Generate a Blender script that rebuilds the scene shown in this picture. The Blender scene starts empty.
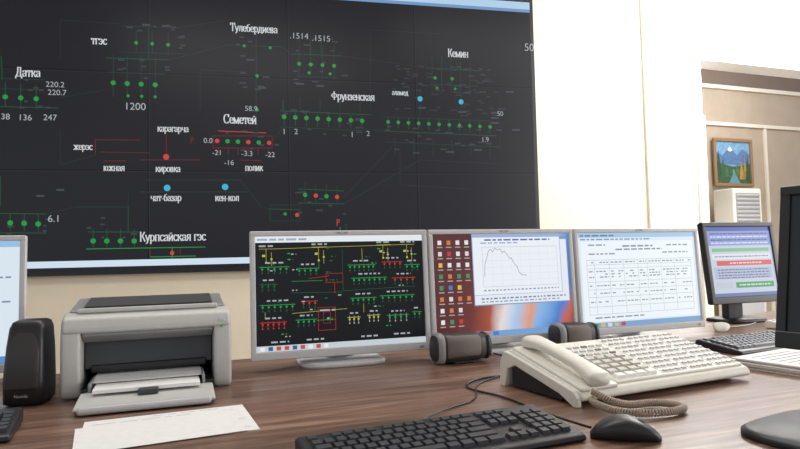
import bpy, bmesh, math, random
from mathutils import Vector, Matrix
random.seed(7)
D=math.radians
scn=bpy.context.scene
scn.view_settings.view_transform='Standard'
CZ=1.05; DZ=0.75
# ---------------------------------------------------------------- materials
def lin(c):
    return tuple(((x/255)/12.92 if x/255<=.04045 else (((x/255)+.055)/1.055)**2.4) for x in c)
MATS={}
def mat(name,rgb,rough=.5,metal=0,spec=.5,noise=0,nscale=60,bump=0):
    if name in MATS: return MATS[name]
    m=bpy.data.materials.new(name); m.use_nodes=True
    nt=m.node_tree; b=nt.nodes['Principled BSDF']
    c=lin(rgb)
    b.inputs['Base Color'].default_value=(*c,1)
    b.inputs['Roughness'].default_value=rough
    b.inputs['Metallic'].default_value=metal
    b.inputs['Specular IOR Level'].default_value=spec
    tc=nt.nodes.new('ShaderNodeTexCoord')
    n=nt.nodes.new('ShaderNodeTexNoise'); n.inputs['Scale'].default_value=nscale
    n.inputs['Detail'].default_value=4
    nt.links.new(tc.outputs['Object'],n.inputs['Vector'])
    r=nt.nodes.new('ShaderNodeValToRGB')
    k=noise if noise else .03
    r.color_ramp.elements[0].position=.3; r.color_ramp.elements[1].position=.7
    r.color_ramp.elements[0].color=(*[x*(1-k) for x in c],1)
    r.color_ramp.elements[1].color=(*[min(1,x*(1+k)) for x in c],1)
    nt.links.new(n.outputs['Fac'],r.inputs['Fac']); nt.links.new(r.outputs['Color'],b.inputs['Base Color'])
    if bump:
        bp=nt.nodes.new('ShaderNodeBump'); bp.inputs['Strength'].default_value=bump; bp.inputs['Distance'].default_value=.002
        nt.links.new(n.outputs['Fac'],bp.inputs['Height']); nt.links.new(bp.outputs['Normal'],b.inputs['Normal'])
    MATS[name]=m; return m
def emi(rgb,s=1.0,rough=.35):
    name='screen_%d_%d_%d_%d'%(*rgb,int(s*100))
    if name in MATS: return MATS[name]
    m=bpy.data.materials.new(name); m.use_nodes=True
    b=m.node_tree.nodes['Principled BSDF']
    b.inputs['Base Color'].default_value=(.004,.004,.005,1); b.inputs['Roughness'].default_value=rough
    b.inputs['Specular IOR Level'].default_value=.25
    b.inputs['Emission Color'].default_value=(*lin(rgb),1); b.inputs['Emission Strength'].default_value=s
    MATS[name]=m; return m
M_white=mat('cream_plastic',(222,220,210),.4)
M_phone=mat('phone_plastic',(226,223,212),.42)
M_silver=mat('silver_plastic',(204,204,206),.35)
M_black=mat('black_plastic',(27,28,33),.4)
M_key=mat('key_plastic',(46,48,55),.45)
M_dark=mat('dark_grey_plastic',(52,50,50),.5)
M_paper=mat('paper',(240,239,238),.8)
M_ink=mat('ink',(110,112,120),.8)
M_grey=mat('grey_plastic',(150,150,150),.45)
M_lgrey=mat('light_grey_plastic',(190,190,192),.4)

def wood():
    m=bpy.data.materials.new('desk_walnut'); m.use_nodes=True; nt=m.node_tree; b=nt.nodes['Principled BSDF']
    tc=nt.nodes.new('ShaderNodeTexCoord'); mp=nt.nodes.new('ShaderNodeMapping')
    mp.inputs['Rotation'].default_value=(0,0,D(-21)); 
    nt.links.new(tc.outputs['Object'],mp.inputs['Vector'])
    mp2=nt.nodes.new('ShaderNodeMapping'); mp2.inputs['Scale'].default_value=(1.6,26,1)
    nt.links.new(mp.outputs[0],mp2.inputs['Vector'])
    n=nt.nodes.new('ShaderNodeTexNoise'); n.inputs['Scale'].default_value=2.0; n.inputs['Detail'].default_value=8; n.inputs['Roughness'].default_value=.65; n.inputs['Distortion'].default_value=.4
    nt.links.new(mp2.outputs[0],n.inputs['Vector'])
    r=nt.nodes.new('ShaderNodeValToRGB'); e=r.color_ramp.elements
    e[0].position=.3; e[0].color=(*lin((86,64,54)),1); e[1].position=.72; e[1].color=(*lin((182,150,130)),1)
    x=e.new(.5); x.color=(*lin((136,104,88)),1)
    nt.links.new(n.outputs['Fac'],r.inputs['Fac'])
    br=nt.nodes.new('ShaderNodeTexBrick'); br.inputs['Scale'].default_value=1; br.inputs['Brick Width'].default_value=1.3; br.inputs['Row Height'].default_value=.085; br.inputs['Mortar Size'].default_value=.0008
    br.inputs['Color1'].default_value=(.60,.58,.56,1); br.inputs['Color2'].default_value=(1.2,1.17,1.14,1); br.inputs['Mortar'].default_value=(.45,.42,.4,1); br.inputs['Bias'].default_value=.05
    nt.links.new(mp.outputs[0],br.inputs['Vector'])
    mx=nt.nodes.new('ShaderNodeMixRGB'); mx.blend_type='MULTIPLY'; mx.inputs['Fac'].default_value=.7
    nt.links.new(r.outputs[0],mx.inputs[1]); nt.links.new(br.outputs[0],mx.inputs[2]); nt.links.new(mx.outputs[0],b.inputs['Base Color'])
    b.inputs['Roughness'].default_value=.31; b.inputs['Specular IOR Level'].default_value=.75
    return m
M_wood=wood()
# ---------------------------------------------------------------- helpers
def link(o): bpy.context.collection.objects.link(o); return o
def empty(name,loc,yaw=0):
    e=bpy.data.objects.new(name,None); e.location=loc; e.rotation_euler=(0,0,D(yaw)); e.empty_display_size=.05; return link(e)
def meshobj(name,verts,faces,mats,fm=None,parent=None,smooth=False,bevel=0,seg=2):
    me=bpy.data.meshes.new(name); me.from_pydata(verts,[],faces)
    for m in (mats if isinstance(mats,list) else [mats]): me.materials.append(m)
    if fm: 
        for p,i in zip(me.polygons,fm): p.material_index=i
    bm=bmesh.new(); bm.from_mesh(me)
    if not fm or smooth or bevel: bmesh.ops.recalc_face_normals(bm,faces=bm.faces)
    bm.to_mesh(me); bm.free()
    if smooth:
        for p in me.polygons: p.use_smooth=True
    o=bpy.data.objects.new(name,me); link(o)
    if parent: o.parent=parent
    if bevel:
        b=o.modifiers.new('bevel','BEVEL'); b.width=bevel; b.segments=seg; b.limit_method='ANGLE'
        for p in me.polygons: p.use_smooth=True
        w=o.modifiers.new('wn','WEIGHTED_NORMAL'); w.keep_sharp=False
    return o
BF=[(0,3,2,1),(4,5,6,7),(0,1,5,4),(1,2,6,5),(2,3,7,6),(3,0,4,7)]
def box(name,parent,lo,hi,m,bevel=0,rot=None,seg=2):
    c=[(a+b)/2 for a,b in zip(lo,hi)]; h=[(b-a)/2 for a,b in zip(lo,hi)]
    v=[(sx*h[0],sy*h[1],sz*h[2]) for sz in(-1,1) for sx,sy in((-1,-1),(1,-1),(1,1),(-1,1))]
    o=meshobj(name,v,BF,m,parent=parent,bevel=bevel,seg=seg); o.location=c
    if rot: o.rotation_euler=[D(a) for a in rot]
    return o
def extr(name,parent,prof,x0,x1,m,bevel=0,axis='x',seg=2):
    n=len(prof)
    def P(t,a,b): return (t,a,b) if axis=='x' else ((a,t,b) if axis=='y' else (a,b,t))
    v=[P(x0,*p) for p in prof]+[P(x1,*p) for p in prof]
    f=[tuple(range(n)),tuple(range(2*n-1,n-1,-1))]+[(i,(i+1)%n,n+(i+1)%n,n+i) for i in range(n)]
    return meshobj(name,v,f,m,parent=parent,bevel=bevel,seg=seg)
def loft(name,parent,secs,axis,m,n=28,p=2.0):
    v=[];f=[]
    for (t,a,b,ra,rb) in secs:
        for i in range(n):
            th=2*math.pi*i/n; c,s=math.cos(th),math.sin(th)
            x=a+ra*math.copysign(abs(c)**(2/p),c); y=b+rb*math.copysign(abs(s)**(2/p),s)
            v.append((t,x,y) if axis=='x' else ((x,t,y) if axis=='y' else (x,y,t)))
    k=len(secs)
    for j in range(k-1):
        for i in range(n): f.append((j*n+i,j*n+(i+1)%n,(j+1)*n+(i+1)%n,(j+1)*n+i))
    f.append(tuple(range(n))); f.append(tuple(range((k-1)*n,k*n)))
    return meshobj(name,v,f,m,parent=parent,smooth=True)
def tube(name,parent,pts,r,m,cyc=False,nurbs=True):
    cu=bpy.data.curves.new(name,'CURVE'); cu.dimensions='3D'; cu.bevel_depth=r; cu.bevel_resolution=3; cu.resolution_u=8
    s=cu.splines.new('NURBS' if nurbs else 'POLY'); s.points.add(len(pts)-1)
    for q,p in zip(s.points,pts): q.co=(*p,1)
    if nurbs: s.order_u=4; s.use_endpoint_u=True
    cu.materials.append(m); o=bpy.data.objects.new(name,cu); link(o)
    if parent: o.parent=parent
    return o
def text(body,parent,x,z,y,size,m,align='CENTER',rot=(90,0,0),name=None,bold=0,sx=1):
    cu=bpy.data.curves.new('lettering','FONT'); cu.body=body; cu.size=size; cu.align_x=align; cu.align_y='CENTER'; cu.offset=bold
    cu.materials.append(m); o=bpy.data.objects.new(name or 'lettering',cu); link(o); o.parent=parent
    o.location=(x,y,z); o.rotation_euler=[D(a) for a in rot]; o.scale=(sx,1,1); return o
class Sheet:
    def __init__(s,name,parent,mapf,y0=0,step=.0004): s.n=name;s.p=parent;s.m=mapf;s.y0=y0;s.st=step;s.v=[];s.f=[];s.mi=[];s.ms=[]
    def idx(s,m):
        if m not in s.ms: s.ms.append(m)
        return s.ms.index(m)
    def raw(s,pts,m,layer):
        y=s.y0-layer*s.st; b=len(s.v)
        s.v+= [(x,y,z) for x,z in pts]; s.f.append(tuple(range(b,b+len(pts)))); s.mi.append(s.idx(m))
    def poly(s,pts,m,layer=1): s.raw([s.m(*p) for p in pts],m,layer)
    def rect(s,a,b,c,d,m,layer=1): s.poly([(a,d),(c,d),(c,b),(a,b)],m,layer)
    def line(s,p,q,w,m,layer=2):
        s.rline(s.m(*p),s.m(*q),w,m,layer)
    def rline(s,p,q,w,m,layer=2,cap=0):
        P=Vector(p);Q=Vector(q); d=(Q-P)
        if d.length<1e-6: return
        dn=d.normalized(); P=P-dn*cap; Q=Q+dn*cap
        n=Vector((-dn.y,dn.x))*w/2
        s.raw([tuple(P-n),tuple(Q-n),tuple(Q+n),tuple(P+n)],m,layer)
    def frame(s,a,b,c,d,w,m,layer=2):
        for p,q in(((a,b),(c,b)),((c,b),(c,d)),((c,d),(a,d)),((a,d),(a,b))): s.line(p,q,w,m,layer)
    def dot(s,p,r,m,layer=3,n=14):
        P=s.m(*p); s.raw([(P[0]+r*math.cos(2*math.pi*i/n),P[1]+r*math.sin(2*math.pi*i/n)) for i in range(n)],m,layer)
    def words(s,u0,u1,v,h,m,layer=3,wl=(.02,.06),gap=.012,fill=1):
        u=u0
        while u<u1:
            w=random.uniform(*wl)
            if random.random()<fill: s.rect(u,v-h/2,min(u+w,u1),v+h/2,m,layer)
            u+=w+gap
    def done(s):
        return meshobj(s.n,s.v,s.f,s.ms,fm=s.mi,parent=s.p)
# ---- stroke-built serif Cyrillic lettering
def arc(cx,cy,rx,ry,a0=0,a1=360,n=14): return [(cx+rx*math.cos(D(a0+(a1-a0)*i/n)),cy+ry*math.sin(D(a0+(a1-a0)*i/n))) for i in range(n+1)]
H=.66
def V(x,a=0,b=H): return [(x,a),(x,b)]
GL={
'а':(.52,[[(.08,.5),(.12,.61),(.24,.66),(.36,.62),(.41,.5),(.41,.06),(.47,0)],[(.41,.38),(.2,.34),(.07,.25),(.06,.12),(.15,.01),(.28,.03),(.41,.15)]]),
'б':(.54,[arc(.26,.3,.2,.3),[(.06,.3),(.08,.65),(.2,.84),(.44,.95)]]),
'в':(.5,[V(.09),[(.09,H),(.28,H),(.38,.52),(.28,.36),(.09,.35)],[(.28,.36),(.42,.19),(.3,0),(.09,0)]]),
'г':(.44,[V(.1),[(.1,H),(.4,H),(.4,.52)]]),
'д':(.6,[[(.1,.03),(.19,.3),(.2,H),(.44,H)],V(.44),[(.02,-.14),(.02,0),(.55,0),(.55,-.14)]]),
'е':(.5,[arc(.26,.33,.2,.33,5,320),[(.06,.36),(.45,.36)]]),
'ж':(.74,[V(.36),[(.06,H),(.36,.33),(.04,0)],[(.66,H),(.36,.33),(.68,0)]]),
'з':(.45,[[(.05,.53),(.12,.64),(.25,.65),(.35,.52),(.25,.36),(.15,.36)],[(.25,.36),(.39,.19),(.26,.01),(.12,.02),(.04,.13)]]),
'и':(.58,[V(.1),V(.46),[(.1,.02),(.46,.64)]]),
'й':(.58,[V(.1),V(.46),[(.1,.02),(.46,.64)],[(.17,.88),(.28,.79),(.39,.88)]]),
'к':(.53,[V(.1),[(.1,.34),(.25,.38),(.44,.65)],[(.25,.38),(.48,0)]]),
'л':(.54,[[(.02,.02),(.12,.08),(.18,H),(.43,H)],V(.43)]),
'м':(.7,[V(.08),V(.6),[(.08,.64),(.34,.04),(.6,.64)]]),
'н':(.58,[V(.1),V(.46),[(.1,.34),(.46,.34)]]),
'о':(.54,[arc(.26,.33,.21,.33)]),
'п':(.58,[V(.1),V(.46),[(.1,H),(.46,H)]]),
'р':(.56,[V(.1,-.28,H),arc(.28,.33,.2,.33,-170,170)]),
'с':(.48,[arc(.27,.33,.21,.33,40,320)]),
'т':(.5,[V(.25),[(.03,.52),(.03,H),(.47,H),(.47,.52)]]),
'у':(.52,[[(.04,H),(.26,.04)],[(.48,H),(.2,-.2),(.05,-.26)]]),
'ч':(.56,[V(.44),[(.09,H),(.1,.38),(.22,.29),(.44,.34)]]),
'э':(.5,[arc(.2,.33,.22,.33,140,-140),[(.15,.35),(.42,.35)]]),
'ю':(.76,[V(.1),[(.1,.34),(.28,.34)],arc(.47,.33,.19,.33)]),
'я':(.55,[V(.44),[(.44,H),(.2,H),(.09,.5),(.2,.33),(.44,.33)],[(.24,.33),(.04,0)]]),
'ь':(.5,[V(.1),[(.1,.37),(.32,.37),(.42,.19),(.32,0),(.1,0)]]),
'-':(.34,[[(.05,.3),(.29,.3)]]),' ':(.34,[]),
'Ф':(.84,[V(.4,0,1),arc(.4,.52,.34,.27)]),
'Р':(.62,[V(.12,0,1),[(.12,1),(.42,1),(.56,.76),(.42,.5),(.12,.5)]]),
'С':(.7,[arc(.37,.5,.31,.5,45,315),[(.6,.98),(.6,.72)]]),
}
def glyph(ch):
    if ch in GL: return GL[ch]
    w,st=GL[ch.lower()]; return (w*1.25,[[(x*1.25,y*1.515) for x,y in s] for s in st])
def stroke_text(s,body,cx,cz,cap,m,layer=6,sx=1.0,tk=.135,tn=.07):
    tot=sum(glyph(c)[0] for c in body)*cap*sx; x0=cx-tot/2; z0=cz-cap*.42; k=0
    for c in body:
        w,st=glyph(c)
        for pl in st:
            for (a,b),(c2,d) in zip(pl,pl[1:]):
                vert=abs(d-b)>abs(c2-a)*1.0
                wd=cap*(tk if vert else tn); k+=1
                s.rline((x0+a*cap*sx,z0+b*cap),(x0+c2*cap*sx,z0+d*cap),wd,m,layer+(k%9)*.02,cap=wd*.3)
            if len(pl)==2 and abs(pl[0][0]-pl[1][0])<1e-6 and abs(pl[0][1]-pl[1][1])>.4:
                for q in pl: k+=1; s.rline((x0+(q[0]-.09)*cap*sx,z0+q[1]*cap),(x0+(q[0]+.09)*cap*sx,z0+q[1]*cap),cap*.07,m,layer+(k%9)*.02)
        x0+=w*cap*sx
# ---------------------------------------------------------------- room shell
M_cream=mat('wall_cream',(236,224,202),.7,noise=.02,nscale=8,bump=.05)
M_wht=mat('wall_white',(252,252,251),.7)
M_floor=mat('floor_laminate',(150,135,120),.5,noise=.1,nscale=6)
M_ceil=mat('ceiling_white',(240,240,238),.8)
M_tan=mat('wall_tan_panel',(182,166,148),.6,noise=.06,nscale=5)
M_brown=mat('wall_brown_band',(118,102,92),.6,noise=.06,nscale=5)
M_trimc=mat('trim_cream',(232,224,210),.5)
WA=12.5; WO=(1.13,5.0)
def wallbox(name,org,yaw,lo,hi,m):
    v=[];R=Matrix.Rotation(D(yaw),3,'Z')
    for z in(lo[2],hi[2]):
        for x,y in((lo[0],lo[1]),(hi[0],lo[1]),(hi[0],hi[1]),(lo[0],hi[1])):
            q=R@Vector((x,y,0)); v.append((q.x+org[0],q.y+org[1],z))
    return meshobj(name,v,BF,m)
wallbox('wall_front',WO,WA,(-5.5,.06,0),(1.03,.26,3.4),M_cream)
wallbox('column_white',WO,WA,(1.03,.03,0),(1.50,.30,3.4),M_wht)
wallbox('trim_5',WO,WA,(1.50,-.0,0),(1.58,.30,2.2),M_trimc)
wallbox('wall_right_upper_pier',WO,WA,(1.50,.03,2.2),(1.58,.30,3.4),M_wht)
OW=(2.69,5.34)
wallbox('wall_right_header',OW,20,(0,0,2.69),(3.4,.22,3.4),M_wht)
wallbox('wall_right_pier',OW,20,(2.6,0,0),(3.4,.22,2.69),M_wht)
meshobj('floor',[(-6,-3,0),(9,-3,0),(9,12,0),(-6,12,0),(-6,-3,-.1),(9,-3,-.1),(9,12,-.1),(-6,12,-.1)],[(0,1,2,3),(7,6,5,4),(0,4,5,1),(1,5,6,2),(2,6,7,3),(3,7,4,0)],M_floor)
meshobj('ceiling',[(-6,-3,3.4),(6.5,-3,3.4),(6.5,6.9,3.4),(-6,4.2,3.4),(-6,-3,3.5),(6.5,-3,3.5),(6.5,6.9,3.5),(-6,4.2,3.5)],[(3,2,1,0),(4,5,6,7),(0,1,5,4),(1,2,6,5),(2,3,7,6),(3,0,4,7)],M_ceil)
wallbox('baseboard_front',WO,WA,(-5.5,.045,0),(1.0,.06,.08),M_trimc)
BW=(4.3,8.0)
wallbox('wall_back_room',BW,20,(-2.6,0,0),(4,.2,3.15),M_tan)
wallbox('wall_back_room_upper',BW,20,(-2.6,-.02,3.15),(4,.2,4.0),M_brown)
wallbox('trim_1',BW,20,(-2.6,-.035,3.10),(4,-.0,3.15),M_trimc)
wallbox('trim_2',BW,20,(-2.6,-.03,2.62),(4,0,2.665),M_trimc)
wallbox('trim_3',BW,20,(.60,-.025,0),(.64,0,2.62),M_trimc)
wallbox('trim_4',BW,20,(-.85,-.015,0),(-.83,0,2.62),M_tan)
# ---------------------------------------------------------------- video wall
vw=empty('video_wall',(WO[0],WO[1],0),WA)
box('cabinet',vw,(-5.0,.003,.955),(.0,.06,3.12),M_black)
def wmap(px,py):
    # survey coordinates of the wall diagram -> metres along / up the wall
    u=px-400; v=py-224.5; u0=u-.022*v; v0=v+.022*u
    a=u0/(620+.048*v0); s=(5*a-1.13)/(.9763-.2164*a); Y=5+.2164*s
    return (s, CZ+(30-v0)/(620+.048*v0)*Y)
sc=Sheet('display_diagram',vw,wmap,y0=.0,step=.0008)
dk=emi((27,28,34)); 
sc.raw([(-4.95,.985),(-.03,.985),(-.03,3.09),(-4.95,3.09)],dk,0)
bl=emi((176,205,232)); bl2=emi((110,148,195))
sc.raw([(-4.95,3.03),(-.03,3.03),(-.03,3.09),(-4.95,3.09)],bl,1)
sc.raw([(-4.95,3.005),(-.03,3.005),(-.03,3.03),(-4.95,3.03)],bl2,1)
sc.raw([(-4.95,1.01),(-.03,1.01),(-.03,1.055),(-4.95,1.055)],emi((205,222,238)),1)
seam=emi((3,3,5)); seam2=emi((46,48,56))
for i in range(6): 
    x=-.03-.98*i
    if i: sc.raw([(x-.004,1.055),(x+.004,1.055),(x+.004,3.0),(x-.004,3.0)],seam,1.4); sc.raw([(x+.004,1.055),(x+.008,1.055),(x+.008,3.0),(x+.004,3.0)],seam2,1.4)
for z in (1.68,2.38): sc.raw([(-4.95,z-.004),(-.03,z-.004),(-.03,z+.004),(-4.95,z+.004)],seam,1.6); sc.raw([(-4.95,z-.008),(-.03,z-.008),(-.03,z-.004),(-4.95,z-.004)],seam2,1.6)
G=emi((34,146,66)); GD=emi((26,84,52)); R=emi((196,68,60)); RD=emi((106,36,38)); C=emi((60,175,210)); W=emi((206,209,212))
GDD=emi((32,62,48))
r=.019
def row(x0,y0,x1,y1,n,cols='G',rr=r):
    for i in range(n):
        t=i/(n-1) if n>1 else 0
        c={'G':G,'R':R,'C':C}[cols[i%len(cols)]]
        sc.dot((x0+(x1-x0)*t,y0+(y1-y0)*t),rr*.9,c,4)
def ticks(x0,y0,x1,y1,n,up,dn,m,w=.005):
    for i in range(n):
        t=i/(n-1); x=x0+(x1-x0)*t; y=y0+(y1-y0)*t
        sc.line((x,y-up),(x,y+dn),w,m)
LW=.0055
row(113,83,155,85,4); ticks(113,83,155,85,4,28,14,GDD); sc.line((106,58),(168,60),LW,GD); sc.line((106,72),(165,74),.005,GDD)
row(136,43,168,45,3,'G',.014); ticks(136,43,168,45,3,12,10,GDD); sc.line((122,26),(178,28),.005,GDD); sc.line((120,52),(185,54),.005,GDD); sc.line((148,28),(148,60),.005,GDD)
row(128,96,155,97,3,'G',.012)
row(5,97,36,99,3); ticks(5,97,36,99,3,14,10,GD); sc.line((-30,106),(58,108),LW,GD); sc.line((-30,88),(45,90),.005,GDD); sc.line((1,56),(2,80),LW,GD); sc.line((-20,78),(45,80),.005,GDD)
row(257,76,257,110,2,'G',.014); sc.line((256,32),(256,120),.005,GDD); sc.line((225,45),(282,47),.005,GDD); row(244,46,270,48,2,'G',.012)
row(299,64,334,66,4,'G',.016); ticks(299,64,334,66,4,20,14,GDD); sc.line((292,54),(342,56),.005,GD); sc.line((296,76),(338,78),.005,GDD); row(309,73,330,74,2,'G',.013); ticks(299,46,321,47,3,8,8,GDD)
row(284,117,362,121,8,'G',.019); ticks(284,117,362,121,8,5,8,GD); sc.line((280,111),(372,115),LW,GD); sc.line((280,127),(368,131),.005,GDD); sc.line((283,100),(283,111),.005,GD); ticks(300,104,360,107,4,6,6,GDD)
row(388,122,490,127,11,'G',.016); ticks(388,122,490,127,11,5,6,GD); sc.line((384,131),(497,136),LW,GD); sc.line((384,117),(492,121),.005,GDD)
sc.dot((420,99),.021,C,4); sc.dot((461,102),.021,C,4); ticks(420,101,461,103,2,10,16,GDD)
sc.line((385,142),(500,147),.005,GDD); ticks(395,142,490,146,6,4,12,GDD)
row(435,78,452,79,2,'G',.015); row(437,88,455,89,2,'G',.012); ticks(432,75,470,78,5,20,18,GDD); sc.line((426,68),(482,71),.005,GD); sc.line((430,84),(478,86),.005,GDD); sc.line((457,60),(457,70),.005,GDD)
sc.frame(213,136,272,148,.005,RD); row(217,141,269,143,6,'RGGRGR',.018); sc.line((218,131),(266,133),.005,R); ticks(218,148,268,150,6,1,6,RD)
sc.line((100,152),(150,153),.004,RD); sc.line((95,140),(140,140),.005,RD);sc.line((95,140),(95,155),.005,RD)
sc.dot((166,157),.021,R,4); sc.line((166,135),(166,157),.005,RD); sc.line((140,160),(200,160),.005,RD); sc.line((103,161),(126,161),.005,RD)
sc.dot((167,188),.023,C,4); sc.dot((225,187),.023,C,4); sc.line((140,192),(192,192),.005,GDD); sc.line((205,192),(248,192),.005,GDD); sc.line((146,180),(240,180),.005,GDD)
sc.line((240,160),(262,161),.005,RD)
row(305,195,337,197,4,'GRGR',.018); ticks(305,195,337,197,4,12,8,GDD); sc.line((298,189),(344,191),LW,GD); sc.line((298,203),(344,204),LW,GD)
row(297,215,297,215,1,'R',.017); sc.frame(270,205,300,221,.005,GDD); sc.line((268,209),(300,210),.005,GD); sc.dot((285,214),.012,G,4)
sc.line((340,227),(340,236),.005,G); sc.line((346,224),(346,236),.005,GD)
row(10,223,38,224,3,'G',.02); ticks(10,223,38,224,3,10,8,GD); sc.line((-30,213),(46,214),LW,GD); sc.line((-30,233),(46,233),LW,GD); sc.line((0,176),(0,206),.006,GD)
row(93,241,134,241,4,'G',.02); ticks(93,241,134,241,4,12,6,GD); sc.line((86,249),(205,247),LW,G); sc.line((88,232),(140,232),LW,GD); sc.line((128,205),(128,232),.005,GD); sc.line((75,207),(128,207),.005,GDD)
row(172,253,172,253,1,'R',.017); sc.line((150,248),(150,257),.005,RD); sc.line((150,257),(196,256),LW,G); sc.line((172,248),(172,259),.005,G); sc.line((180,248),(180,259),.005,RD)
# connecting lines between stations and fine annotation
dl=emi((40,48,50)); dl2=emi((58,62,68))
for p,q in [((58,98),(106,90)),((168,60),(225,46)),((176,28),(230,20)),((282,47),(292,55)),((342,56),(426,68)),((257,120),(257,128)),((272,142),(284,127)),((362,128),(388,132)),((192,192),(205,192)),((128,207),(128,192)),((344,197),(392,147)),((344,204),(420,160)),((420,160),(500,164)),((46,214),(75,207)),((60,20),(60,60)),((60,20),(120,24)),((200,70),(200,110)),((200,70),(245,72)),((370,30),(370,110)),((370,30),(440,34)),((400,150),(400,185)),((400,185),(470,189)),((500,90),(500,150)),((262,208),(240,180)),((60,130),(60,165)),((60,165),(95,155))]:
    sc.line(p,q,.0045,dl,2.2)
for _ in range(70):
    x=random.uniform(390,500); y=random.uniform(66,116); sc.line((x,y),(x+random.uniform(3,8),y+.2),.01,emi((52,55,60)),2.4)
for (cx,cy,w_,h_,n_) in [(150,40,32,18,10),(138,70,32,10,8),(20,90,34,20,8),(255,60,22,30,10),(316,62,26,24,14),(325,122,46,14,16),(440,140,58,14,22),(242,145,34,14,8),(318,200,26,16,8),(24,226,24,12,6),(110,228,24,14,6),(456,78,26,18,10)]:
    for _ in range(n_):
        x=cx+random.uniform(-w_,w_); y=cy+random.uniform(-h_,h_); sc.line((x,y),(x+random.uniform(3,7),y+.1),.012,dl2,2.6)
for (x,y) in [(495,113),(495,118),(495,123),(422,108),(462,112),(478,150),(450,152),(300,84),(320,86),(146,25),(166,26),(60,190),(40,196),(250,60),(262,88),(510,92),(516,130)]:
    sc.line((x-4,y),(x+4,y),.014,emi((66,70,76)),2.8)
def wt(px,py,size,body,m=W,sx=.9):
    x,z=wmap(px,py); Y=5+.2164*x
    stroke_text(sc,body,x,z,size*Y/620,m,sx=sx)
for a in [("тгэс",99,41,8.5),("Датка",28,73,9),("Тулебердиева",254,29,8),("Кемин",458,54,8),("Фрунзенская",353,97,8),("Семетей",240,120,9),("Курпсайская гэс",173,237,9)]: wt(a[1],a[2],a[3],a[0])
for a in [("карагарча",173,129,7),("жерэс",83,147,7),("южная",114,168,7),("кировка",168,169,7),("полик",254,168,7),("чат-базар",166,198,7.2),("кен-кол",227,198,7.2),("аламед",400,93,5.5)]: wt(a[1],a[2],a[3],a[0])
wt(192,141,6,"Р",RD); wt(338,223,6,"Р",R)
sc.done()
NT=emi((165,170,176))
for a in [("220.2",55,85,6.5),("220.7",57,93,6.5),("138",3,117,7),("136",25,118,7),("247",50,118,7),("1200",135,107,8.5),(".1514",299,36.5,7),(".1515",321,39,7),("50",529,48,9),("0.0",208,141,6),("-21",217,153,6),("-3.3",247,154,6),("-22",270,155,6),("-16",229,163,6),("6.1",54,219,8),("58.9",251,109,6),("1",284,132,6.5),("2",296,132,6.5),("1",352,135,6.5),("2",368,134,6),("1.9",485,140,5.5),("50",500,114,5.5)]:
    x,z=wmap(a[1],a[2]); Y=5+.2164*x
    text(a[0],vw,x,z,-.006,a[3]*Y/620*1.22,NT)
# ---------------------------------------------------------------- desk
desk=empty('control_desk',(0,0,0))
top=[(-2.3,1.15),(-.48,1.86),(1.0,2.43),(1.6,2.82),(2.6,3.5),(2.9,2.6),(2.2,.55),(-2.3,.45)]
extr('desk_top',desk,top,DZ-.035,DZ,M_wood,bevel=.003,axis='z')
M_side=mat('desk_panel',(96,70,58),.5,noise=.1,nscale=12)
extr('back_panel',desk,[(-2.2,1.10),(-.48,1.77),(1.0,2.34),(2.5,3.35),(2.5,3.33),(1.0,2.32),(-.48,1.75),(-2.2,1.08)],.02,DZ-.036,M_side,axis='z')
for i,(a,b) in enumerate([((-2.2,.6),(-2.17,1.05)),((-.75,.65),(-.72,1.6)),((.9,.65),(.93,2.25)),((2.1,.7),(2.13,3.0))]): box('leg_%d'%(i+1),desk,(a[0],a[1],0),(b[0],b[1],DZ-.036),M_side)
# ---------------------------------------------------------------- monitors
def monitor(name,L,Rr,zb,h,m,bz=(.014,.014,.022,.014),tilt=-3,base=(.24,.19),th=.05,mark=None,basey=.09):
    L=Vector(L);Rr=Vector(Rr); d=Rr-L; w=d.length; yaw=math.degrees(math.atan2(d.y,d.x)); c=(L+Rr)/2
    e=empty(name,(c.x,c.y,DZ),yaw); t=bpy.data.objects.new('panel',None); t.empty_display_size=.02; link(t); t.parent=e; t.location=(0,0,zb-DZ); t.rotation_euler=(D(tilt),0,0)
    l,rb,bb,tb=bz
    box('bezel_left',t,(-w/2,0,0),(-w/2+l,.02,h),m,.003); box('bezel_right',t,(w/2-rb,0,0),(w/2,.02,h),m,.003)
    box('bezel_bottom',t,(-w/2,-.001,0),(w/2,.02,bb),m,.003); box('bezel_top',t,(-w/2,-.001,h-tb),(w/2,.02,h),m,.003)
    box('housing',t,(-w/2+.002,.008,.002),(w/2-.002,.03,h-.002),m,.004)
    extr('rear_cover',t,[(-w/2+.03,.028),(w/2-.03,.028),(w/2-.09,th+.012),(-w/2+.09,th+.012)],.03,h-.03,M_grey if m is M_silver else M_black,.004,axis='z')
    box('neck',e,(-.04,basey-.02,.008),(.04,basey+.015,zb-DZ+h*.55),m,.006)
    loft('base_foot',e,[(0.0006,0,basey-.02,base[0]/2,base[1]/2),(.009,0,basey-.02,base[0]/2,base[1]/2),(.014,0,basey-.02,base[0]/2-.008,base[1]/2-.008)],'z',m,40,4)
    if mark: text(mark,t,0,h-tb/2,-.0025,.009,mat('mark_grey',(90,92,98),.5))
    box('power_button',t,(w/2-.035,-.0025,bb*.3),(w/2-.022,-.0005,bb*.6),M_grey,.0006)
    x0,x1,z0,z1=-w/2+l,w/2-rb,bb,h-tb
    s=Sheet('screen',t,lambda a,b:(x0+(x1-x0)*a,z1-(z1-z0)*b),y0=.006,step=.0005)
    return e,t,s,(x0,x1,z0,z1)
ZB=.778; MH=.343
e,t,s,dm=monitor('desktop_monitor',(-.396,1.635),(.082,1.785),ZB,MH,M_silver,mark='FALTEN')
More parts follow.
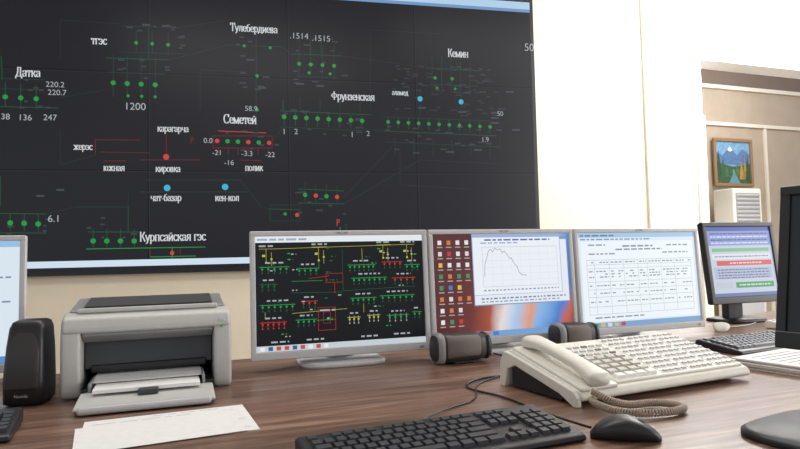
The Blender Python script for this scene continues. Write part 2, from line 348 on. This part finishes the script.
BK=emi((14,16,20)); wh=emi((226,232,236)); s.rect(0,0,1,1,BK,0); s.rect(0,0,1,.055,wh,1); s.rect(0,.95,1,1,emi((195,204,212)),1)
s.words(.01,.3,.028,.018,emi((150,170,190)),2)
for i in range(9): s.rect(.02+i*.045,.958,.045+i*.045,.992,emi(random.choice([(60,90,140),(190,80,60),(90,150,90),(230,230,230)])),2)
g=emi((36,160,78)); g2=emi((22,100,58)); rd=emi((196,48,46)); yl=emi((186,182,66)); ww=emi((165,170,176)); lw=.0010
def cluster(u,v,n,wd,c,c2,hgt=.05,lab=True,dirn=1):
    s.line((u,v),(u+wd,v),.0016,c,2)
    for i in range(n):
        x=u+wd*(i+.5)/n
        s.line((x,v-hgt*.3),(x,v+dirn*hgt),lw,c2,2); s.rect(x-.005,v+dirn*hgt*.35-.008,x+.005,v+dirn*hgt*.35+.008,c,3)
        s.dot((x,v+dirn*hgt*1.05),.0020,c2,3,8)
    if lab: s.words(u+wd*.2,u+wd*.8,v-hgt*.75,.013,ww,3,(.012,.03))
for (u,v) in [(.06,.11),(.36,.10),(.75,.09),(.90,.09)]:
    s.line((u-.04,v),(u+.05,v),lw,yl); s.line((u,v),(u,v+.12),lw,yl); s.line((u+.03,v+.03),(u+.03,v+.15),lw,yl); s.rect(u-.022,v+.05,u-.005,v+.07,yl,3); s.dot((u+.03,v+.09),.003,yl,3,10); s.dot((u,v+.12),.003,yl,3,10); s.words(u-.04,u+.05,v-.025,.014,ww,3,(.02,.04))
s.line((.10,.11),(.9,.09),lw,yl); s.line((.36,.22),(.36,.3),lw,g)
for a in [(.02,.27,5,.17,g,g2),(.23,.29,4,.13,g,g2),(.53,.27,6,.17,g,g2),(.74,.25,4,.13,rd,g2),(.88,.28,3,.1,g,g2),(.02,.42,3,.1,g2,g2),(.55,.39,7,.22,g,g2),(.80,.40,4,.15,rd,g2),
          (.02,.60,6,.20,g,g2),(.25,.58,3,.10,rd,g2),(.54,.57,5,.16,g,g2),(.72,.56,6,.22,g,g2),(.02,.75,5,.15,rd,rd),(.22,.74,4,.12,g,g2),(.52,.74,3,.08,yl,ww),(.64,.73,3,.08,yl,ww),(.76,.74,4,.14,g,ww),(.92,.72,2,.06,g,g2)]: cluster(*a)
s.frame(.40,.34,.50,.42,.0010,rd); s.line((.45,.42),(.45,.52),lw,rd); s.line((.38,.40),(.2,.40),lw,g); s.line((.3,.38),(.42,.36),lw,rd)
s.frame(.35,.64,.45,.84,.0010,rd); s.frame(.38,.68,.42,.78,.0008,rd); s.words(.36,.45,.665,.015,ww); s.line((.34,.75),(.45,.75),lw,g)
s.line((.5,.12),(.5,.5),lw,g2); s.line((.5,.5),(.95,.48),lw,g2); s.line((.2,.5),(.5,.51),lw,g2); s.line((.1,.22),(.1,.25),lw,yl); s.line((.62,.12),(.62,.24),lw,yl); s.line((.05,.66),(.05,.72),lw,yl); s.line((.62,.62),(.62,.70),lw,yl); s.line((.2,.68),(.52,.66),lw,yl)
for i in range(34): 
    u=random.uniform(.02,.95); v=random.uniform(.1,.9); s.words(u,u+.03,v,.010,random.choice([g2,ww,g2,g]),3,(.01,.02))
for i,(u,v) in enumerate([(.08,.92),(.28,.915),(.6,.915),(.8,.91)]): s.words(u,u+.1,v,.014,ww,3,(.02,.04))
s.done()
e,t,s,dm=monitor('desktop_monitor',(.088,1.79),(.556,1.965),ZB,MH,M_silver,mark='FALTEN')
def wallpaper():
    m=bpy.data.materials.new('screen_wallpaper'); m.use_nodes=True; nt=m.node_tree; b=nt.nodes['Principled BSDF']
    b.inputs['Base Color'].default_value=(.004,.004,.005,1); b.inputs['Roughness'].default_value=.35
    tc=nt.nodes.new('ShaderNodeTexCoord'); mp=nt.nodes.new('ShaderNodeMapping'); mp.inputs['Rotation'].default_value=(0,D(-18),0); mp.inputs['Scale'].default_value=(2.05,2.05,2.05); mp.inputs['Location'].default_value=(.43,0,-.0)
    nt.links.new(tc.outputs['Object'],mp.inputs[0]); gr=nt.nodes.new('ShaderNodeTexGradient'); nt.links.new(mp.outputs[0],gr.inputs[0])
    n=nt.nodes.new('ShaderNodeTexNoise'); n.inputs['Scale'].default_value=9; nt.links.new(tc.outputs['Object'],n.inputs['Vector'])
    ad=nt.nodes.new('ShaderNodeMath'); ad.operation='MULTIPLY_ADD'; ad.inputs[1].default_value=.14; nt.links.new(n.outputs['Fac'],ad.inputs[0]); nt.links.new(gr.outputs['Fac'],ad.inputs[2])
    r=nt.nodes.new('ShaderNodeValToRGB'); e=r.color_ramp.elements
    e[0].position=.05; e[0].color=(*lin((78,32,36)),1); e[1].position=1; e[1].color=(*lin((30,50,110)),1)
    for p,c in [(.2,(104,40,38)),(.33,(160,76,50)),(.42,(225,215,215)),(.52,(160,196,232)),(.6,(220,150,110)),(.66,(130,175,225)),(.82,(60,120,200)),(.9,(190,90,50))]:
        x=e.new(p); x.color=(*lin(c),1)
    nt.links.new(ad.outputs[0],r.inputs[0]); nt.links.new(r.outputs[0],b.inputs['Emission Color']); b.inputs['Emission Strength'].default_value=1
    return m
s.rect(0,0,1,1,wallpaper(),0)
icons=[(225,225,225),(190,64,58),(80,120,190),(220,180,80),(70,140,96),(205,120,70),(215,210,215)]
for i in range(4):
    for j in range(8):
        if i==3 and j>3 and j!=5: continue
        u=.03+i*.062; v=.06+j*.108
        s.rect(u+.004,v,u+.030,v+.042,emi(random.choice(icons)),2); s.rect(u-.002,v+.06,u+.036,v+.070,emi((180,160,160)),2)
s.rect(.27,.03,.985,.70,emi((120,150,190)),1); s.rect(.275,.06,.98,.69,emi((226,232,240)),2); s.rect(.27,.0,.93,.60,emi((150,175,210)),3); s.rect(.275,.035,.925,.595,emi((232,237,243)),4)
s.words(.36,.85,.06,.016,emi((90,110,170)),5); s.words(.33,.60,.09,.012,emi((150,160,190)),5)
s.frame(.34,.13,.90,.52,.0008,emi((150,155,165)),5)
pts=[(.35,.42),(.355,.30),(.37,.24),(.385,.17),(.40,.15),(.415,.18),(.43,.14),(.45,.16),(.47,.15),(.485,.19),(.50,.17),(.52,.21),(.54,.25),(.55,.24),(.57,.30),(.59,.33),(.60,.38),(.62,.41),(.66,.42)]
for a,b in zip(pts,pts[1:]): s.line(a,b,.0014,emi((100,105,120)),6)
for i in range(5): s.line((.34,.20+i*.065),(.90,.20+i*.065),.0004,emi((195,200,208)),5); 
for i in range(8): s.line((.41+i*.07,.13),(.41+i*.07,.52),.0004,emi((195,200,208)),5)
s.words(.34,.9,.555,.014,emi((140,150,180)),5,(.01,.02))
s.words(.32,.95,.635,.014,emi((110,120,170)),5,(.01,.03)); s.words(.32,.9,.665,.012,emi((150,150,170)),5,(.01,.03))
s.rect(0,.945,1,1,emi((120,160,205)),2); 
for i in range(7): s.rect(.03+i*.06,.952,.07+i*.06,.99,emi(random.choice(icons)),3)
s.done()
e,t,s,dm=monitor('desktop_monitor',(.564,1.97),(1.050,2.16),ZB,MH,M_silver,mark='FALTEN')
s.rect(0,0,1,1,emi((214,230,242)),0); s.rect(0,0,1,.05,emi((160,194,224)),1); s.rect(.02,.09,.98,.93,emi((234,241,246)),1)
s.words(.02,.3,.03,.016,emi((90,120,160)),2); s.words(.02,.6,.07,.014,emi((120,140,170)),2)
tx=emi((128,140,158))
s.words(.36,.62,.145,.018,tx,2); s.words(.30,.70,.18,.016,tx,2); s.words(.08,.22,.13,.014,tx,2); s.words(.08,.3,.225,.014,tx,2); s.words(.70,.93,.22,.014,tx,2); s.words(.74,.93,.14,.014,tx,2)
rows=[.29,.34,.38,.52,.60,.68,.78,.86]; cols=[.06,.12,.24,.36,.48,.56,.68,.80,.95]
for v in rows: s.line((.06,v),(.95,v),.0009,tx,2)
for u in cols: s.line((u,.29),(u,.86),.0009,tx,2)
for a,b in zip(cols,cols[1:]):
    for v in (.315,.41,.44,.47,.56,.64,.73): s.words(a+.012,b-.008,v,.012,tx,3,(.012,.03),.008,.7)
s.words(.1,.5,.895,.014,tx,2)
s.rect(0,.945,1,1,emi((125,160,200)),2)
for i in range(6): s.rect(.03+i*.055,.952,.065+i*.055,.99,emi(random.choice(icons)),3)
s.done()
e,t,s,dm=monitor('desktop_monitor',(-1.42,1.40),(-.952,1.57),ZB,MH,M_silver,mark='FALTEN')
s.rect(0,0,1,1,emi((215,228,238)),0); s.rect(0,0,1,.05,emi((150,190,225)),1); s.rect(0,.94,1,1,emi((90,140,195)),1); s.words(.5,.96,.5,.014,tx,2); s.words(.5,.96,.3,.014,tx,2); s.words(.1,.9,.15,.02,tx,2); s.done()
e,t,s,dm=monitor('lcd_monitor',(1.206,2.415),(1.555,2.53),.828,.325,M_black,bz=(.020,.020,.028,.018),tilt=-7,base=(.2,.17))
s.rect(0,0,1,1,emi((186,196,212)),0); s.rect(0,0,1,.06,emi((60,84,160)),1); s.rect(.0,.06,1,.27,emi((128,146,204)),1)
for v in (.10,.145,.19,.235): s.words(.05,.95,v,.016,emi((214,220,242)) if v in(.145,.235) else emi((60,70,130)),2,(.03,.1))
s.rect(.05,.31,.95,.36,emi((120,176,136)),1); s.rect(.04,.39,.96,.47,emi((212,216,224)),1); s.words(.08,.92,.43,.014,emi((100,104,130)),2); s.rect(.10,.49,.96,.56,emi((204,76,78)),1); s.words(.3,.8,.525,.02,emi((236,206,206)),2)
s.rect(.05,.59,.95,.75,emi((168,178,204)),1)
for v in (.62,.66,.70,.735): s.words(.1,.9,v,.014,emi((80,86,124)),2)
s.rect(.35,.80,.95,.88,emi((64,146,90)),1); s.rect(.05,.80,.30,.88,emi((182,188,200)),1); s.words(.4,.9,.84,.02,emi((196,224,202)),2); s.rect(0,.95,1,1,emi((90,110,160)),1)
s.done()
# near black monitor (seen at its edge)
e,t,s,dm=monitor('lcd_monitor',(.656,1.105),(.80,.86),.872,.29,M_black,bz=(.018,.018,.03,.018),tilt=-9,base=(.27,.25),basey=-.03)
s.rect(0,0,1,1,emi((30,32,36)),0); s.done()
# ---------------------------------------------------------------- keyboards
def keyboard(c,yaw,mb,mk,w=.44,d=.15,name='computer_keyboard'):
    e=empty(name,(c[0],c[1],DZ),yaw)
    extr('body',e,[(-d/2,.001),(-d/2,.010),(-d/2+.012,.014),(d/2-.01,.030),(d/2,.026),(d/2,.001)],-w/2,w/2,mb,.004)
    v=[];f=[]
    sl=(.030-.014)/(d-.022)
    def key(x0,x1,y0,y1,hh=.007):
        b=len(v)
        for (a0,a1,c0,c1,up) in ((x0,x1,y0,y1,0),(x0+.002,x1-.002,y0+.0015,y1-.0025,hh)):
            for x,y in((a0,c0),(a1,c0),(a1,c1),(a0,c1)): v.append((x,y,.014+sl*(y+d/2-.012)+up-.001))
        for q in BF: f.append(tuple(b+i for i in q))
    p=.0187; x0=-w/2+.012; y0=-d/2+.018
    rws=[[1.25,1.25,1.25,6,1.25,1.25,1.25,1.5],[2.2]+[1]*10+[2.8],[1.8]+[1]*11+[2.2],[1.5]+[1]*12+[1.5],[1]*13+[2]]
    for j,rw in enumerate(rws):
        x=x0; sc_=15*p/ (sum(rw)*p)
        for k in rw: key(x+.0008,x+k*p*sc_-.0008,y0+j*p+.0008,y0+(j+1)*p-.0008); x+=k*p*sc_
        for k in range(3):
            if j in(0,3,4) or (j==1 and k==1): key(x0+15.4*p+k*p,x0+16.3*p+k*p,y0+j*p+.0008,y0+(j+1)*p-.0008)
        for k in range(4):
            xx=x0+18.6*p+k*p
            if xx+p<w/2: key(xx,xx+p*.9,y0+j*p+.0008,y0+(j+1)*p-.0008)
    j=5.35
    for k in [0,2,3,4,5,6.5,7.5,8.5,9.5,11,12,13,14,15.4,16.4,17.4]: key(x0+k*p,x0+(k+.9)*p,y0+j*p,y0+(j+.8)*p,.005)
    meshobj('keys',v,f,mk,parent=e); return e
keyboard((.060,.970),24,M_black,M_key,w=.43)
keyboard((1.10,1.89),26,M_black,M_key)
keyboard((1.56,2.33),28,M_phone,M_white)
keyboard((-.89,1.03),24,M_black,M_key)
# ---------------------------------------------------------------- mice
def mouse(c,yaw,m,l=.11,w=.06,h=.036):
    e=empty('computer_mouse',(c[0],c[1],DZ),yaw)
    sec=[]
    for i in range(13):
        a=i/12; t=-l/2+l*a; k=math.sin(math.pi*min(max(a*.96+.02,0),1))**.45; hh=h*k*(.75+.3*math.sin(math.pi*a*.9+.3)); 
        sec.append((t,0,hh/2,w/2*k,hh/2))
    loft('shell',e,sec,'x',m,24,2.6)
    loft('scroll_wheel',e,[(l*.18,0,h*.86,.002,.001),(l*.2,0,h*.86,.0035,.005),(l*.27,0,h*.83,.0035,.005),(l*.29,0,h*.82,.002,.001)],'x',M_grey,12)
    return e
mouse((.350,1.000),-14,M_black,l=.106,w=.062,h=.035)
mouse((1.15,2.25),60,M_white,l=.09,w=.055,h=.03)
# ---------------------------------------------------------------- printer
pr=empty('laser_printer',(-.738,1.345,DZ),20)
M_pw=mat('printer_shell',(196,195,192),.45); M_pd=mat('printer_dark',(60,62,66),.5); M_pg=mat('printer_grey',(140,140,142),.45)
side=[(.012,0),(.0,.02),(-.004,.10),(.0,.142),(.01,.170),(.03,.182),(.25,.182),(.26,.162),(.26,0)]
extr('side_left',pr,side,0,.040,M_pw,.008); extr('side_right',pr,side,.318,.358,M_pw,.008)
extr('top_shell',pr,[(-.002,.142),(-.006,.152),(.004,.174),(.03,.186),(.25,.188),(.255,.145)],.004,.354,M_pw,.006)
extr('output_lid',pr,[(.030,.186),(.034,.191),(.19,.209),(.24,.206),(.245,.187)],.014,.344,M_pg,.006)
extr('lid_panel',pr,[(.055,.1955),(.055,.1975),(.18,.2110),(.18,.2080)],.04,.318,M_pd,.0006)
box('lid_lip',pr,(.03,.024,.185),(.328,.036,.195),M_pw,.003)
box('base',pr,(.03,.01,.0),(.33,.25,.02),M_pd,.003)
box('rear',pr,(.03,.22,.01),(.33,.255,.15),M_pd,.003)
box('inner_door',pr,(.041,.055,.055),(.317,.08,.142),M_pd,.004,rot=(-8,0,0))
extr('inner_brow',pr,[(.004,.143),(.004,.136),(.03,.122),(.055,.116),(.055,.143)],.041,.317,M_pg,.003)
box('feed_roof',pr,(.055,.045,.048),(.303,.075,.066),M_black,.004)
box('tray_floor',pr,(.046,-.155,.004),(.312,.2,.014),M_pg,.004)
box('tray_front_lip',pr,(.054,-.172,.003),(.304,-.152,.018),M_lgrey,.006)
extr('tray_cover',pr,[(-.16,.008),(-.158,.015),(-.05,.024),(-.045,.010)],.046,.312,M_pw,.003)
box('guide_left',pr,(.060,-.05,.012),(.066,.06,.042),M_pg,.002); box('guide_right',pr,(.29,-.05,.012),(.296,.06,.042),M_pg,.002)
box('paper_stack',pr,(.072,-.085,.026),(.284,.14,.034),M_paper,.001)
box('upper_paper',pr,(.066,-.02,.041),(.290,.10,.0425),M_paper,.0004,rot=(4,0,0))
box('paper_clip_tab',pr,(.160,-.105,.020),(.200,-.080,.032),M_pd,.003)
box('control_key',pr,(.328,-.006,.154),(.342,-.002,.161),M_lgrey,.001)
box('status_light',pr,(.332,-.006,.141),(.338,-.002,.145),mat('led_green',(70,180,90),.3),.0005)
# papers
def sheet(name,c,yaw,w,d,z=0,m=M_paper,th=.0008):
    e=empty(name,(c[0],c[1],DZ+z),yaw); 
    box('page',e,(-w/2,-d/2,.0003),(w/2,d/2,.0003+th),m); return e
e=sheet('paper_sheet',(-.424,1.135),23,.288,.20)
v=[];f=[]
for j in range(9):
    x=-.13
    while x<.12:
        w=random.uniform(.01,.04); 
        if random.random()<.7:
            b=len(v); y=.085-j*.02; v+=[(x,y,.0014),(x+w,y,.0014),(x+w,y+.003,.0014),(x,y+.003,.0014)]; f.append((b,b+1,b+2,b+3))
        x+=w+.008
meshobj('printed_lines',v,f,mat('ink_light',(196,197,200),.8),parent=e)
e2=sheet('paper_sheet',(-.428,1.103),26,.27,.165,z=.0016)
# left black speaker
sp=empty('desk_speaker',(-.803,1.335,DZ),12)
loft('cabinet',sp,[(0,0,.02,.030,.040),(.006,0,.02,.040,.050),(.05,0,.02,.041,.050),(.12,0,.026,.038,.046),(.160,0,.030,.035,.040),(.172,0,.032,.031,.034),(.176,0,.032,.024,.026)],'z',M_black,40,6)
loft('grille',sp,[(.035,0,-.024,.030,.008),(.04,0,-.026,.032,.008),(.11,0,-.016,.031,.008),(.152,0,-.006,.027,.006),(.157,0,-.004,.025,.004)],'z',M_dark,32,4)
text('Novida',sp,0,.022,-.0312,.009,M_lgrey)
# lying speakers
def lying(c,yaw,L):
    e=empty('desk_speaker',(c[0],c[1],DZ),yaw)
    h=.042
    loft('cabinet',e,[(-L/2,0,h,.022,.026),(-L/2+.008,0,h,.034,.038),(-L/2+.05,0,h,.038,.041),(L/2-.05,0,h,.036,.039),(L/2-.012,0,h,.03,.034),(L/2,0,h,.018,.022)],'x',M_dark,32,3)
    loft('trim_ring',e,[(-L/2+.006,0,h,.0335,.0375),(-L/2+.01,0,h,.037,.041),(-L/2+.022,0,h,.0385,.0418),(-L/2+.024,0,h,.037,.04)],'x',M_grey,32,3)
    loft('grille',e,[(-L/2+.03,-.012,h+.004,.026,.03),(-L/2+.034,-.014,h+.004,.028,.033),(L/2-.04,-.012,h+.004,.027,.031),(L/2-.034,-.01,h+.004,.024,.028)],'x',mat('speaker_grille',(120,112,106),.7,noise=.3,nscale=900),32,3)
    loft('end_cap',e,[(L/2-.016,0,h,.031,.035),(L/2-.008,0,h,.033,.037),(L/2+.002,0,h,.026,.03),(L/2+.006,0,h,.014,.018)],'x',M_black,32,3)
    box('foot',e,(-.03,-.028,0),(.03,.028,.008),M_black,.003); return e
lying((.158,1.725),20,.165); lying((.520,1.90),22,.15)
# ---------------------------------------------------------------- phone console
PX,PY=.338,1.20
ph=empty('telephone_console',(PX,PY,DZ),26)
PW=.495; PD=.235
zf=.010; zbk=.066
def pz(y): return zf+.018+(zbk-zf)*y/PD
extr('body',ph,[(0,.010),(-.004,.018),(.004,.029),(.02,.034),(PD-.02,pz(PD-.02)+.002),(PD,pz(PD)-.004),(PD+.004,.068),(PD-.02,.055),(.03,.010)],0,PW,M_phone,.004)
extr('rear_stand',ph,[(PD-.03,.055),(PD,.068),(PD+.012,.05),(PD+.018,.0),(PD+.002,.0),(PD-.012,.042)],.004,PW-.004,M_phone,.003)
extr('side_leg',ph,[(.0,.018),(.01,.03),(PD-.02,.076),(PD,.078),(PD+.014,.055),(PD+.018,.0),(PD-.002,.0),(PD-.012,.040),(PD-.04,.052),(.05,.018),(.012,.0),(0,0)],-.010,.002,M_phone,.002)
box('under_shade',ph,(.004,.03,.002),(PW-.02,PD-.02,.010),M_black,.002)  # black slab stands in for the shade beneath the raised body
extr('side_gap_shade',ph,[(.05,.012),(PD-.02,.054),(PD-.02,.004),(.05,.004)],-.002,.003,M_black,.0005)  # black sheet paints the shaded gap seen from the side
ang=math.degrees(math.atan2(zbk-zf,PD))
pn=bpy.data.objects.new('panel',None); link(pn); pn.parent=ph; pn.location=(0,0,zf+.019); pn.rotation_euler=(D(ang),0,0); pn.empty_display_size=.02
M_lab=mat('label_white',(242,242,240),.6); M_keyb=mat('phone_key',(188,184,176),.45); M_dkk=mat('phone_key_grey',(120,118,112),.5)
box('key_field',pn,(.105,.012,-.002),(PW-.008,PD-.01,.005),M_phone,.003)
v=[];f=[];fm=[]
def kb(x0,y0,x1,y1,z0,z1,mi,tp=.001):
    b=len(v)
    for (q,z) in ((0,z0),(tp,z1)):
        for x,y in((x0+q,y0+q),(x1-q,y0+q),(x1-q,y1-q),(x0+q,y1-q)): v.append((x,y,z))
    for q in BF: f.append(tuple(b+i for i in q)); fm.append(mi)
bx=[(.245,.320),(.330,.402),(.412,.482)]
for (a,b) in bx:
    for j in range(9):
        y=.020+j*.0225
        kb(a,y,b,y+.0185,.005,.0062,1,.0003)
        for k in range(4):
            w=(b-a)/4; kb(a+k*w+.003,y+.002,a+(k+1)*w-.003,y+.0085,.006,.0095,0)
for j in range(5):
    for k in range(4):
        x=.117+k*.029; y=.022+j*.022
        kb(x,y,x+.023,y+.015,.005,.0115,0 if j else 1)
for j in range(3):
    kb(.117,.135+j*.022,.232,.135+j*.022+.016,.005,.0062,1,.0003)
    for k in range(5): kb(.119+k*.0228,.137+j*.022,.119+k*.0228+.016,.137+j*.022+.007,.006,.0095,0 if (j+k)%4 else 2)
meshobj('keys',v,f,[M_keyb,M_lab,M_dkk],fm=fm,parent=pn)
box('cradle',pn,(.004,.0,-.002),(.098,PD-.006,.007),M_phone,.004)
hs=[]
for i in range(33):
    a=i/32; y=-.006+a*(PD+.002)
    endk=min(a,1-a); cap=min(1,endk/.05); cap=math.sqrt(max(0.03,1-(1-cap)**2))
    bulge=max(0,1-endk/.30); bulge=bulge*bulge*(3-2*bulge)
    hx=(.020+.008*bulge)*cap; hz=(.010+.004*bulge)*cap
    zc=.024-.006*bulge+.003*math.sin(math.pi*a)
    hs.append((y,.050,zc,hx,hz))
loft('handset',pn,hs,'y',M_phone,28,3.2)
path=[(.372,1.168,.036),(.40,1.15,.022),(.44,1.165,.010),(.485,1.178,.009),(.52,1.168,.009),(.53,1.138,.009),(.50,1.115,.009),(.445,1.105,.009),(.40,1.12,.010),(.375,1.15,.016),(.372,1.172,.020)]
path=[(x-.018,y+.012,z) for x,y,z in path]
def cr(P,t):
    n=len(P)-1; x=min(max(t*n,0),n-1e-6); i=int(x); u=x-i
    p=[Vector(P[max(0,min(n,i+k))]) for k in(-1,0,1,2)]
    return .5*((2*p[1])+(-p[0]+p[2])*u+(2*p[0]-5*p[1]+4*p[2]-p[3])*u*u+(-p[0]+3*p[1]-3*p[2]+p[3])*u**3)
hp=[];N=100;per=10
for i in range(N*per):
    t=i/(N*per-1); c=cr(path,t); d=(cr(path,min(1,t+.004))-cr(path,max(0,t-.004))).normalized(); sd=d.cross(Vector((0,0,1))).normalized(); up=sd.cross(d)
    th=2*math.pi*i/per; q=c+.0055*(math.cos(th)*sd+math.sin(th)*up); hp.append((q.x,q.y,q.z+DZ))
inv=(Matrix.Translation((PX,PY,DZ))@Matrix.Rotation(D(26),4,'Z')).inverted()
tube('coiled_cord',ph,[tuple(inv@Vector(p)) for p in hp],.0017,mat('cord_beige',(176,158,142),.5),nurbs=False)
# booklet stack at right
bk=empty('document_stack',(1.01,1.56,DZ),30)
for i in range(6): 
    box('sheet_%d'%(i+1),bk,(-.15+random.uniform(-.006,.006),-.105+random.uniform(-.006,.006),.004*i+.0003),(.15+random.uniform(-.006,.006),.105,.004*i+.0037),M_paper if i%2 else M_phone,.0008)
for j in range(8): box('text_line_%d'%(j+1),bk,(-.12,-.085+j*.022,.0238),(.12-random.random()*.08,-.082+j*.022,.0241),M_ink)
# cables
def cable(pts,r=.0022,m=M_black): 
    return tube('cable',None,[(x,y,DZ+r+.0005+z) for x,y,z in pts],r,m)
cable([(.30,1.015,.012),(.275,1.10,.004),(.24,1.2,0),(.20,1.32,0),(.12,1.38,0),(.17,1.5,0),(.30,1.52,0),(.35,1.62,0),(.40,1.75,0)])
cable([(.02,1.06,.01),(.06,1.2,0),(.16,1.25,0),(.15,1.4,0),(.2,1.48,0),(.28,1.56,0),(.27,1.7,0)],.0018)
cable([(-.84,1.3,.0),(-.78,1.2,0),(-.68,1.18,0),(-.70,1.08,0),(-.86,1.0,0)],.0025)
cable([(.25,1.73,.02),(.33,1.66,0),(.42,1.68,0),(.48,1.78,0),(.47,1.86,.01)],.002)
cable([(.60,1.86,.01),(.68,1.84,0),(.76,1.93,0),(.88,1.92,0),(1.0,2.0,0)],.002)
cable([(1.16,2.28,.01),(1.24,2.33,0),(1.33,2.36,0),(1.42,2.5,0)],.002,M_white)
# ---------------------------------------------------------------- back room items
ac=empty('floor_air_conditioner',(4.16,7.62,0),20)
box('cabinet',ac,(-.23,-.15,.03),(.23,.15,1.76),M_white,.02); box('plinth',ac,(-.22,-.14,0),(.22,.14,.04),M_grey)
for i in range(7): box('louver_%d'%(i+1),ac,(-.18,-.165,1.36+i*.05),(.18,-.145,1.385+i*.05),M_lgrey,.003,rot=(25,0,0))
box('outlet_recess',ac,(-.19,-.153,1.34),(.19,-.148,1.70),M_grey)
box('intake_grille',ac,(-.18,-.156,.2),(.18,-.148,.7),M_lgrey,.003); box('display',ac,(-.06,-.156,1.1),(.06,-.149,1.18),M_dark)
pt=empty('framed_landscape_painting',(4.31,7.965,2.14),20)
for n_,a in (('frame_top',((-.33,-.03,.27),(.33,0,.31))),('frame_bottom',((-.33,-.03,-.31),(.33,0,-.27))),('frame_left',((-.33,-.03,-.27),(-.29,0,.27))),('frame_right',((.29,-.03,-.27),(.33,0,.27)))): box(n_,pt,a[0],a[1],mat('frame_gold',(150,116,80),.4),.004)
s=Sheet('canvas',pt,lambda a,b:(-.29+.58*a,.27-.54*b),y0=-.008,step=.0012)
def pm(c): return mat('paint_%d_%d_%d'%c,c,.6,noise=.2,nscale=30)
s.rect(0,0,1,1,pm((120,165,200)),0); s.poly([(0,.55),(1,.55),(1,.3),(.8,.16),(.62,.32),(.42,.12),(.2,.34),(0,.22)],pm((86,120,165)),1); s.poly([(.34,.2),(.42,.12),(.5,.2),(.43,.24)],pm((225,232,238)),2)
s.poly([(0,1),(1,1),(1,.52),(.5,.6),(0,.5)],pm((60,92,60)),2)
s.poly([(.35,1),(.70,1),(.58,.8),(.52,.66),(.48,.66),(.47,.8)],pm((96,146,160)),3)
for (u,v,h,c) in [(.08,.85,.65,(40,80,60)),(.2,.9,.55,(52,98,62)),(.84,.9,.55,(150,130,60)),(.92,.95,.62,(44,84,58)),(.74,.9,.45,(176,140,70)),(.3,.85,.3,(70,110,70)),(.62,.8,.28,(90,110,60))]: s.poly([(u-.08,v),(u+.08,v),(u,v-h)],pm(c),4)
s.done()
# ---------------------------------------------------------------- lighting
w=bpy.data.worlds.new('world'); scn.world=w; w.use_nodes=True
w.node_tree.nodes['Background'].inputs[0].default_value=(.96,.98,1,1); w.node_tree.nodes['Background'].inputs[1].default_value=.70
def area(name,loc,target,sx,sy,pw,col=(1,1,1)):
    l=bpy.data.lights.new(name,'AREA'); l.shape='RECTANGLE'; l.size=sx; l.size_y=sy; l.energy=pw; l.color=col
    o=bpy.data.objects.new(name,l); link(o); o.location=loc; o.rotation_euler=(Vector(target)-Vector(loc)).to_track_quat('-Z','Y').to_euler(); return o
area('window_daylight',(5.6,1.8,1.9),(0,3,1.0),3.2,2.2,140,(1,.985,.96))
area('ceiling_lamp',(-.6,2.2,3.35),(-.6,2.2,0),2.4,.6,38,(1,.98,.95))
area('ceiling_lamp',(1.6,3.4,3.35),(1.6,3.4,0),1.8,.6,12,(1,.98,.95))
area('added_column_light',(3.2,4.6,3.3),(2.7,5.5,1.4),1.2,.3,150,(1,1,1))  # added light with no fixture, blows out the white column and header
area('back_room_lamp',(4.2,6.6,3.3),(4.4,7.8,1.6),1.5,.8,34,(1,.98,.95))
# ---------------------------------------------------------------- camera
cd=bpy.data.cameras.new('camera'); cam=bpy.data.objects.new('camera',cd); link(cam); scn.camera=cam
cd.sensor_width=36; cd.lens=620/800*36; cd.clip_start=.02
cam.matrix_world=Matrix.Translation((0,0,CZ))@Matrix.Rotation(D(90+2.77),4,'X')@Matrix.Rotation(D(-1.26),4,'Z')
